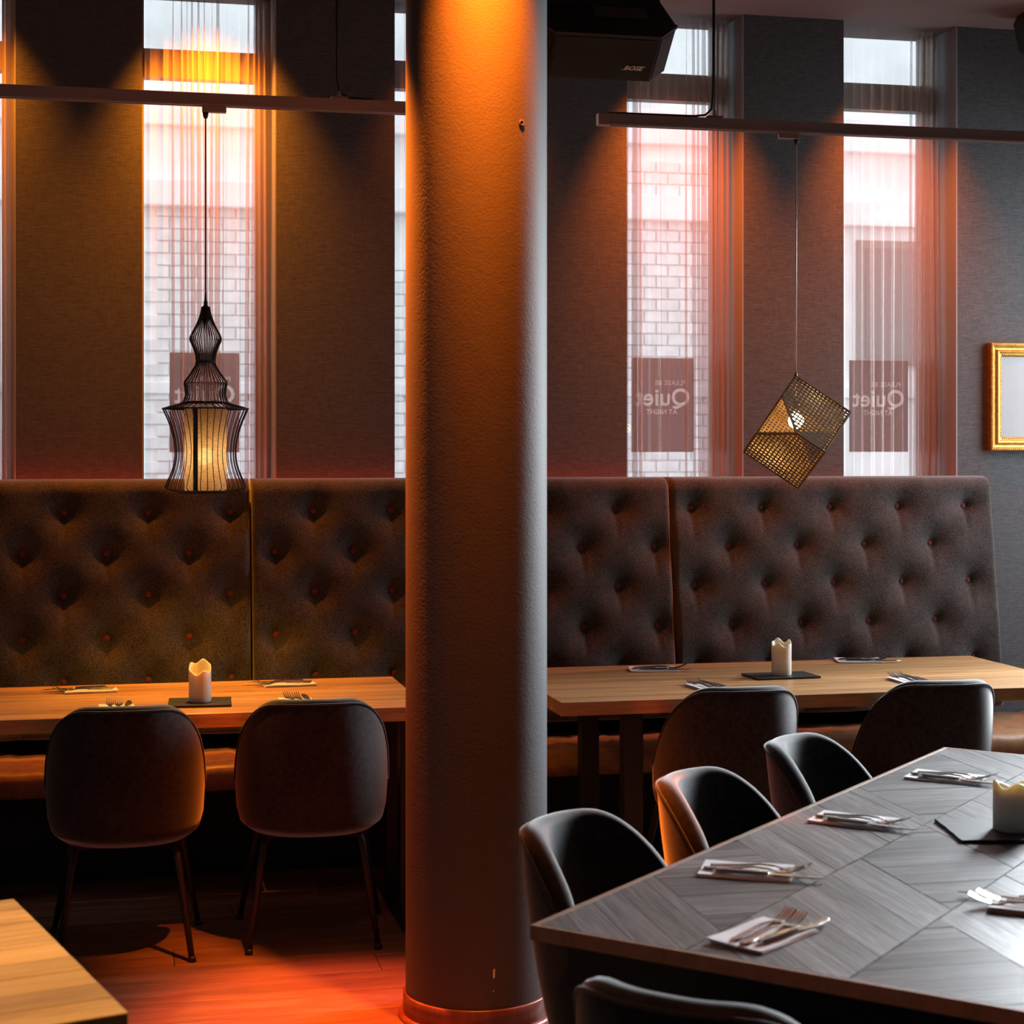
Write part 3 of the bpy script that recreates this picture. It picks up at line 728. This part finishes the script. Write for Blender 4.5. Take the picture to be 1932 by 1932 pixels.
def panel(o_, u, v, cut):
    """lattice panel spanned by u,v at o_; cut: 0 none, 1 corner at (0,0) removed, 2 corner at (1,1) removed"""
    nrm = u.cross(v).normalized(); U, V = u.normalized(), v.normalized(); b_ = B(); n = 16; hw = .0026; tk = .0016; E_ = edge
    def bar(p, q_, w_, t_=tk):
        d_ = (q_ - p).normalized(); sd = nrm.cross(d_)
        b_.add([p - sd * w_ - nrm * t_, q_ - sd * w_ - nrm * t_, q_ + sd * w_ - nrm * t_, p + sd * w_ - nrm * t_, p - sd * w_ + nrm * t_, q_ - sd * w_ + nrm * t_, q_ + sd * w_ + nrm * t_, p + sd * w_ + nrm * t_],
               [(3, 2, 1, 0), (4, 5, 6, 7), (0, 1, 5, 4), (1, 2, 6, 5), (2, 3, 7, 6), (3, 0, 4, 7)])
    for k in range(n + 1):
        f = k / n; lo, hi = 0, 1
        if cut == 1: lo = max(0, .5 - f)
        if cut == 2: hi = min(1, 1.5 - f)
        if hi - lo < .02: continue
        wd_ = .0045 if k in (0, n) else hw
        bar(o_ + v * f + u * lo, o_ + v * f + u * hi, wd_); bar(o_ + u * f + v * lo, o_ + u * f + v * hi, wd_)
    if cut == 1: bar(o_ + u * .5, o_ + v * .5, .004, .003)
    if cut == 2: bar(o_ + u + v * .5, o_ + v + u * .5, .004, .003)
    b_.build('lattice_panel', M['ply'], lc)
a, b2, c3 = ax
for u, v, w_ in ((a, b2, c3), (b2, c3, a), (a, c3, b2)):
    panel(corner, u, v, 1); panel(corner + w_, u, v, 2)
Tp = corner + a       # top corner hangs from the cord
topc = Vector((0, 0, Tp.z))
B().tube([(Tp.x, Tp.y, Tp.z - .008), (Tp.x, Tp.y, Tp.z + .012)], .0065, 12).build('cord_grip', M['socket'], lc, True)
B().tube([(Tp.x, Tp.y, Tp.z + .01), (0, 0, RZ0 - .035 - zbot)], .0034, 8).build('cord', M['cord'], lc, True)
adapter(lc, RZ0 - zbot, -1)
bp = aty(1502, 794, KY) - root
B().tube([(Tp.x, Tp.y, Tp.z), (bp.x, bp.y, bp.z + .055)], .003, 8).build('inner_cord', M['cord'], lc, True)
B().tube([(bp.x, bp.y, bp.z + .075), (bp.x, bp.y, bp.z + .025)], [.012, .014], 12).build('bulb_socket', M['socket'], lc, True)
B().sphere(bp, .029, 16, 10).build('bulb', M['bulb2'], lc, True)
l = light('POINT', 'cube_lamp_light', (bp.x, bp.y, bp.z - .0), None, 38, (1, .55, .10), shadow_soft_size=.03); l.parent = lc

# ================================================================== LOUDSPEAKERS
def speaker(label, cxs, ys, zs):
    t = thing('loudspeaker', label, 'loudspeaker', (cxs, ys, zs), 0, 'loudspeakers below the ceiling')
    vd = Vector((0, -.15, .13)).normalized(); wd_ = Vector((0, .13, .15)).normalized(); H_ = .2
    def P(u, v, w_): return Vector((u, 0, 0)) + vd * v + wd_ * w_
    plan = [(-.195, 0), (.195, 0), (.268, .07), (.225, .26), (-.225, .26), (-.268, .07)]
    n = 6
    b_ = B().add([P(u, 0, w_) for u, w_ in plan] + [P(u, H_, w_) for u, w_ in plan], [tuple(range(n)), tuple(range(2 * n - 1, n - 1, -1))] + [(i, n + i, n + (i + 1) % n, (i + 1) % n) for i in range(n)])
    b_.build('cabinet', M['speaker'], t)
    lip = [(-.198, -.004), (.198, -.004), (.273, .07), (.268, .078), (-.268, .078), (-.273, .07)]
    B().add([P(u, H_ - .012, w_) for u, w_ in lip] + [P(u, H_ + .002, w_) for u, w_ in lip], [tuple(range(n)), tuple(range(2 * n - 1, n - 1, -1))] + [(i, n + i, n + (i + 1) % n, (i + 1) % n) for i in range(n)]).build('top_lip', M['speaker'], t)
    B().add([P(u, v, w_) for w_ in (-.004, .0) for u, v in ((-.188, .008), (.188, .008), (.188, H_ - .016), (-.188, H_ - .016))], [(0, 1, 2, 3), (7, 6, 5, 4), (0, 4, 5, 1), (1, 5, 6, 2), (2, 6, 7, 3), (3, 7, 4, 0)]).build('grille', M['grille'], t)
    for sg in (-1, 1):
        g0, g1 = (.200 * sg, .005), (.262 * sg, .064); off = Vector((.0025 * sg, 0, 0)) - wd_ * .0025
        q_ = [P(g0[0], .008, g0[1]), P(g1[0], .008, g1[1]), P(g1[0], H_ - .016, g1[1]), P(g0[0], H_ - .016, g0[1])]
        B().add(q_ + [p + off for p in q_], [(4, 5, 6, 7), (0, 1, 5, 4), (1, 2, 6, 5), (2, 3, 7, 6), (3, 0, 4, 7)]).build('side_grille', M['grille'], t)
    me = text_mesh('BOSE', .026, .0012, .0006, .35); me.materials.clear(); me.materials.append(M['logo'])
    for v in me.vertices: v.co = P(v.co.x * 1.15 + .118, v.co.y + .060, -.0055 - v.co.z)
    lg = link('logo', me, t)
    B().add([P(u, v, w_) for w_ in (-.0065, -.0052) for u, v in ((.075, .052), (.092, .052), (.092, .0535), (.075, .0535))] , [(0, 1, 2, 3), (4, 5, 6, 7)]).build('logo_bar', M['logo'], lg)
    B().add([P(u, v, w_) for w_ in (-.0065, -.0052) for u, v in ((.145, .067), (.165, .067), (.165, .0685), (.145, .0685))] , [(0, 1, 2, 3), (4, 5, 6, 7)]).build('logo_bar', M['logo'], lg)
    # bracket up to the ceiling
    tp = P(0, H_, .13); q0_ = tp.z
    pb = B().add([P(u, H_ + v, w_) for v in (.002, .006) for u, w_ in ((-.03, .10), (.165, .10), (.165, .16), (-.03, .16))], [(0, 1, 2, 3), (7, 6, 5, 4), (0, 4, 5, 1), (1, 5, 6, 2), (2, 6, 7, 3), (3, 7, 4, 0)])
    pb.build('mount_plate', M['bracket'], t)
    B().box(-.225, .225, P(0, H_, .17).y, P(0, H_, .17).y + .12, P(0, H_, .17).z - .02, CEIL - zs).build('ceiling_bracket', M['speaker'], t)
    return t
speaker('black angled loudspeaker hanging by the column, with a small metal logo', 1.712, 6.20, 2.952)
speaker('black angled loudspeaker near the ceiling above the gilt picture frame', 3.93, 6.62, 3.20)

# ================================================================== GILT FRAME
fx0, fx1, fz0, fz1 = 3.684, 4.30, 1.585, 2.055
pf = thing('picture_frame', 'gilt moulded picture frame around a plain grey panel on the wall', 'picture', ((fx0 + fx1) / 2, WALL, fz0))
fw, fh = (fx1 - fx0) / 2, fz1 - fz0
mp_ = [(0, 0), (0, .030), (.004, .034), (.012, .034), (.016, .028), (.024, .024), (.030, .026), (.036, .032), (.042, .030), (.046, .024), (.054, .022), (.060, .016), (.062, 0)]
def side(p, q_, inw):
    d_ = (q_ - p).normalized(); rings = [[p + d_ * i_ + inw * i_ + Vector((0, -o_, 0)) for i_, o_ in mp_], [q_ - d_ * i_ + inw * i_ + Vector((0, -o_, 0)) for i_, o_ in mp_]]
    o = B().loft(rings).build('moulding', M['gold'], pf); bd = B(); nn = int((q_ - p).length / .009)
    for k in range(1, nn):
        f = k / nn; bd.sphere(p.lerp(q_, f) + inw * .008 + Vector((0, -.034, 0)), .0038, 6, 4)
    for k in range(7, nn - 6):
        f = k / nn; bd.sphere(p.lerp(q_, f) + inw * .053 + Vector((0, -.0225, 0)), .0042, 6, 4)
    bd.build('beading', M['gold'], o)
cn = [Vector((-fw, 0, 0)), Vector((fw, 0, 0)), Vector((fw, 0, fh)), Vector((-fw, 0, fh))]
for i, inw in enumerate((Vector((0, 0, 1)), Vector((-1, 0, 0)), Vector((0, 0, -1)), Vector((1, 0, 0)))): side(cn[i], cn[(i + 1) % 4], inw)
B().box(-fw + .055, fw - .055, -.014, -.004, .055, fh - .055).build('panel', M['mirror'], pf)

# ================================================================== CANDLES, SLATES
def slate(label, x, y, z, lx, ly, rz):
    n = 10; poly = []
    for (p, q_) in (((-1, -1), (1, -1)), ((1, -1), (1, 1)), ((1, 1), (-1, 1)), ((-1, 1), (-1, -1))):
        for k in range(n): f = k / n; poly.append(((p[0] + (q_[0] - p[0]) * f) * lx / 2 + rnd.uniform(-.0012, .0012), (p[1] + (q_[1] - p[1]) * f) * ly / 2 + rnd.uniform(-.0012, .0012)))
    o = B().prism(poly, 0, .007).build('slate_coaster', M['slate'], None, loc=(x, y, z), rot=(0, 0, rz)); return tag(o, label, 'coaster', 'slate candle coasters')
def candle(label, x, y, z, r_, h_, seed, tilt=.25, wob=.012):
    rn = random.Random(seed); t = thing('pillar_candle', label, 'candle', (x, y, z), rn.uniform(0, 6), 'white pillar candles')
    n = 48; p1, p2, p3 = [rn.uniform(0, 6.28) for _ in range(3)]
    top = [h_ * (1 - tilt * .5 + tilt * .5 * math.cos(2 * math.pi * k / n)) + wob * (math.sin(3 * 2 * math.pi * k / n + p1) * .5 + .5 * math.sin(5 * 2 * math.pi * k / n + p2)) for k in range(n)]
    base = min(top) - .012
    rings = []
    for rr, fz in ((r_ * .97, 0), (r_, .03), (r_, .5), (r_, .9)): rings.append([(rr * math.cos(2 * math.pi * k / n), rr * math.sin(2 * math.pi * k / n), base * fz) for k in range(n)])
    for dr, dz in ((0, -.004), (-.001, -.001), (-.003, 0), (-.005, -.002)): rings.append([((r_ + dr) * math.cos(2 * math.pi * k / n), (r_ + dr) * math.sin(2 * math.pi * k / n), top[k] + dz) for k in range(n)])
    for f, dz in ((.80, .006), (.6, .0), (.3, -.002), (.02, -.002)): rings.append([(r_ * f * math.cos(2 * math.pi * k / n), r_ * f * math.sin(2 * math.pi * k / n), base + dz + (top[k] - base) * max(0, f - .6) * 1.2) for k in range(n)])
    B().loft(rings).build('wax_body', M['wax'], t, True)
    B().tube([(0, 0, base - .006), (.001, .001, base + .004), (.004, .002, base + .011)], .0013, 6).build('wick', M['wick'], t, True)
    return t
slate('square slate coaster under the candle on the oak table by the wire lamp', .258, 5.892, .75, .205, .185, R(-3))
candle('tall pillar candle with a melted slanting rim below the black wire lamp', .258, 5.892, .757, .037, .133, 3, .28, .008)
slate('slate coaster under the candle on the oak table by the lattice cube lamp', 2.39, 6.11, .75, .25, .16, R(2))
candle('tall pillar candle with a broken rim below the lattice cube lamp', 2.39, 6.105, .757, .037, .128, 8, .12, .010)
p = onH(1.22, .50); slate('large slate coaster on the chevron table', p.x, p.y, .75, .30, .22, ANG - R(45) - R(11))
candle('short wide pillar candle with a deep melted hollow on the chevron table', p.x - .005, p.y - .005, .757, .047, .105, 5, .12, .010)

# ================================================================== NAPKINS, CUTLERY
def strip(path):   # path: (x, y, z, halfwidth, thick)
    rings = [[(x, y - w_, z), (x, y + w_, z), (x, y + w_ * .8, z + t_), (x, y - w_ * .8, z + t_)] for x, y, z, w_, t_ in path]
    return rings
fk = B()
fk.loft(strip([(-.100, 0, .0, .006, .003), (-.092, 0, .0, .0085, .003), (-.05, 0, .002, .007, .003), (.0, 0, .006, .0042, .003), (.03, 0, .004, .0035, .003), (.042, 0, .001, .006, .0025), (.052, 0, -.0005, .0115, .0022), (.066, 0, .0, .0125, .002)]))
for k in range(4):
    y = (-.0105 + .007 * k); fk.loft(strip([(.064, y, .0, .0022, .002), (.082, y, .004, .002, .0018), (.098, y, .011, .0016, .0014), (.105, y, .0145, .0008, .001)]))
fork_me = fk.build('fork', M['steel']).data; bpy.data.objects.remove(bpy.data.objects['fork']); fork_me.polygons.foreach_set('use_smooth', [False] * len(fork_me.polygons))
kf = B()
kf.loft(strip([(-.105, 0, 0, .007, .006), (-.095, 0, 0, .009, .007), (-.02, 0, 0, .008, .007), (.0, 0, .001, .006, .005)]))
kf.loft(strip([(-.002, 0, .0015, .007, .002), (.01, .001, .001, .010, .002), (.06, .001, .0005, .0105, .0018), (.095, .003, .0005, .008, .0016), (.112, .007, .0005, .002, .001)]))
knife_me = kf.build('knife', M['steel']).data; bpy.data.objects.remove(bpy.data.objects['knife'])
def napkin_mesh():
    b_ = B(); nx, ny = 14, 8
    for layer in range(3):
        z0 = layer * .0016; dx = layer * .002
        vs = []
        for sgn in (0, 1):
            for j in range(ny + 1):
                for i in range(nx + 1):
                    u, v = i / nx, j / ny
                    vs.append((-.09 + .18 * u - dx, -.055 + .11 * v + dx, z0 + .0014 * sgn + .0008 * math.sin(u * 7 + layer) * (1 if sgn else .6) + (.0015 * layer * v * v)))
        fs = []; K = (nx + 1) * (ny + 1)
        for j in range(ny):
            for i in range(nx):
                a_ = j * (nx + 1) + i; fs.append((a_, a_ + nx + 1, a_ + nx + 2, a_ + 1)); fs.append((K + a_, K + a_ + 1, K + a_ + nx + 2, K + a_ + nx + 1))
        ed = [i for i in range(nx + 1)] + [(j + 1) * (nx + 1) - 1 for j in range(1, ny + 1)] + [ny * (nx + 1) + i for i in range(nx - 1, -1, -1)] + [j * (nx + 1) for j in range(ny - 1, 0, -1)]
        for i in range(len(ed)): fs.append((ed[i], ed[(i + 1) % len(ed)], K + ed[(i + 1) % len(ed)], K + ed[i]))
        for v_ in vs: pass
        b_.add(vs, fs)
    mn = min(v.z for v in b_.v)
    for v in b_.v: v.z -= mn
    o = b_.build('napkin', M['napkin'], None, False); me = o.data; bpy.data.objects.remove(o); return me
nap_me = napkin_mesh()
NT = .0075
def setting(pos, ang, where, printed=False, spread=1.0, kn=True):
    Rm = Matrix.Rotation(ang, 4, 'Z')
    def put(name, me, lx, ly, z, da, lab, cat, grp, rx=0):
        p_ = Rm @ Vector((lx, ly, 0)); o = link(name, me, None, (pos[0] + p_.x, pos[1] + p_.y, .75 + z), (rx, 0, ang + R(da))); tag(o, lab, cat, grp); return o
    nk = put('napkin', nap_me, 0, 0, .0002, 0, 'folded white paper napkin, ' + where, 'napkin', 'folded napkins')
    if printed:
        me = text_mesh('WELCOME', .016, .0002); me.materials.clear(); me.materials.append(M['print']); link('print', me, nk, (-.035, -.012, .0068))
    put('fork', fork_me, .022, .020, NT + .0005, 3, 'steel fork farther from its knife, ' + where, 'fork', 'table forks')
    put('fork', fork_me, .012, -.007, NT + .0005, 2, 'steel fork next to its knife, ' + where, 'fork', 'table forks')
    put('knife', knife_me, .045, -.034, NT, -3, 'steel table knife, ' + where, 'knife', 'table knives')
# on the chevron table
dE = math.atan2(EY.y, EY.x)
p = onH(.555, .165); setting(p, dE + R(18), 'by the chevron table chair closest to column')
p = onH(1.115, .165); setting(p, dE + R(2), 'by the middle chair along the chevron table')
p = onH(1.735, .165); setting(p, dE + R(2), 'by the chevron table chair closest to bench')
p = onH(.155, .385); setting(p, ANG - R(8), 'at the head of the chevron table')
p = onH(.60, .735); setting(p, dE + R(180) + R(8), 'across the chevron table from the tub chairs')
# on the oak tables
for x, y, a, wh, pr in ((-.105, 6.262, 186, 'bench side of wire lamp table, away from column', True), (.585, 6.282, 184, 'bench side of wire lamp table, beside the column', True),
                        (-.012, 5.80, 88, 'chair side of wire lamp table, away from column', False), (.578, 5.825, 92, 'chair side of wire lamp table, beside the column', False),
                        (1.985, 6.385, -12, 'bench side of cube lamp table, towards the column', False), (2.865, 6.475, -14, 'bench side of cube lamp table, away from column', False),
                        (2.030, 5.868, 98, 'chair side of cube lamp table, towards the column', False), (2.800, 5.868, 92, 'chair side of cube lamp table, away from column', False)):
    setting((x, y), R(a), wh, pr)

# ================================================================== CEILING SPOTLIGHTS (above the frame)
for i, (x, y, tg, pw, cl_, cone, bl) in enumerate(SPOTS):
    t = thing('ceiling_downlight', 'small recessed ceiling downlight ' + ('over the window farthest from the gilt frame', 'over the window behind the wire lamp', 'over the window hidden by the column',
              'over the window beside the loudspeaker', 'over the window beside the gilt frame', 'close to the front of the column', 'between column and wire lamp table', 'over the bare floor by the column',
              'between column and cube lamp table', 'over the yellow striped table', 'over the head of the chevron table')[i], 'downlight', (x, y, CEIL - .005), 0, 'ceiling downlights')
    B().lathe([(.036, 0), (.046, 0), (.046, .005), (.036, .005)], 24, cap=False).build('rim', M['housing'], t, True)
    l = light('SPOT', 'downlight', (x, y, CEIL - .008), tg, pw, cl_, spot_size=R(cone), spot_blend=bl, shadow_soft_size=.03)
for k, (xa, xb) in enumerate(((-1.35, .48), (.5, 2.17), (2.19, 3.55))):
    o = B().box(xa, xb, 6.945, 6.957, 1.40, 1.406).build('led_strip', M['housing'])
    tag(o, 'thin light strip hidden behind the tufted banquette, ' + ('under the wire lamp', 'behind the column', 'by the gilt frame')[k], 'light strip', 'light strips behind the banquettes')
    l = light('AREA', 'led_strip_light', ((xa + xb) / 2, 6.951, 1.409), None, (3.2, 2.8, 1.2)[k], (1, .06, .03), shape='RECTANGLE', size=xb - xa, size_y=.01)
    l.rotation_euler = (R(180), 0, 0)
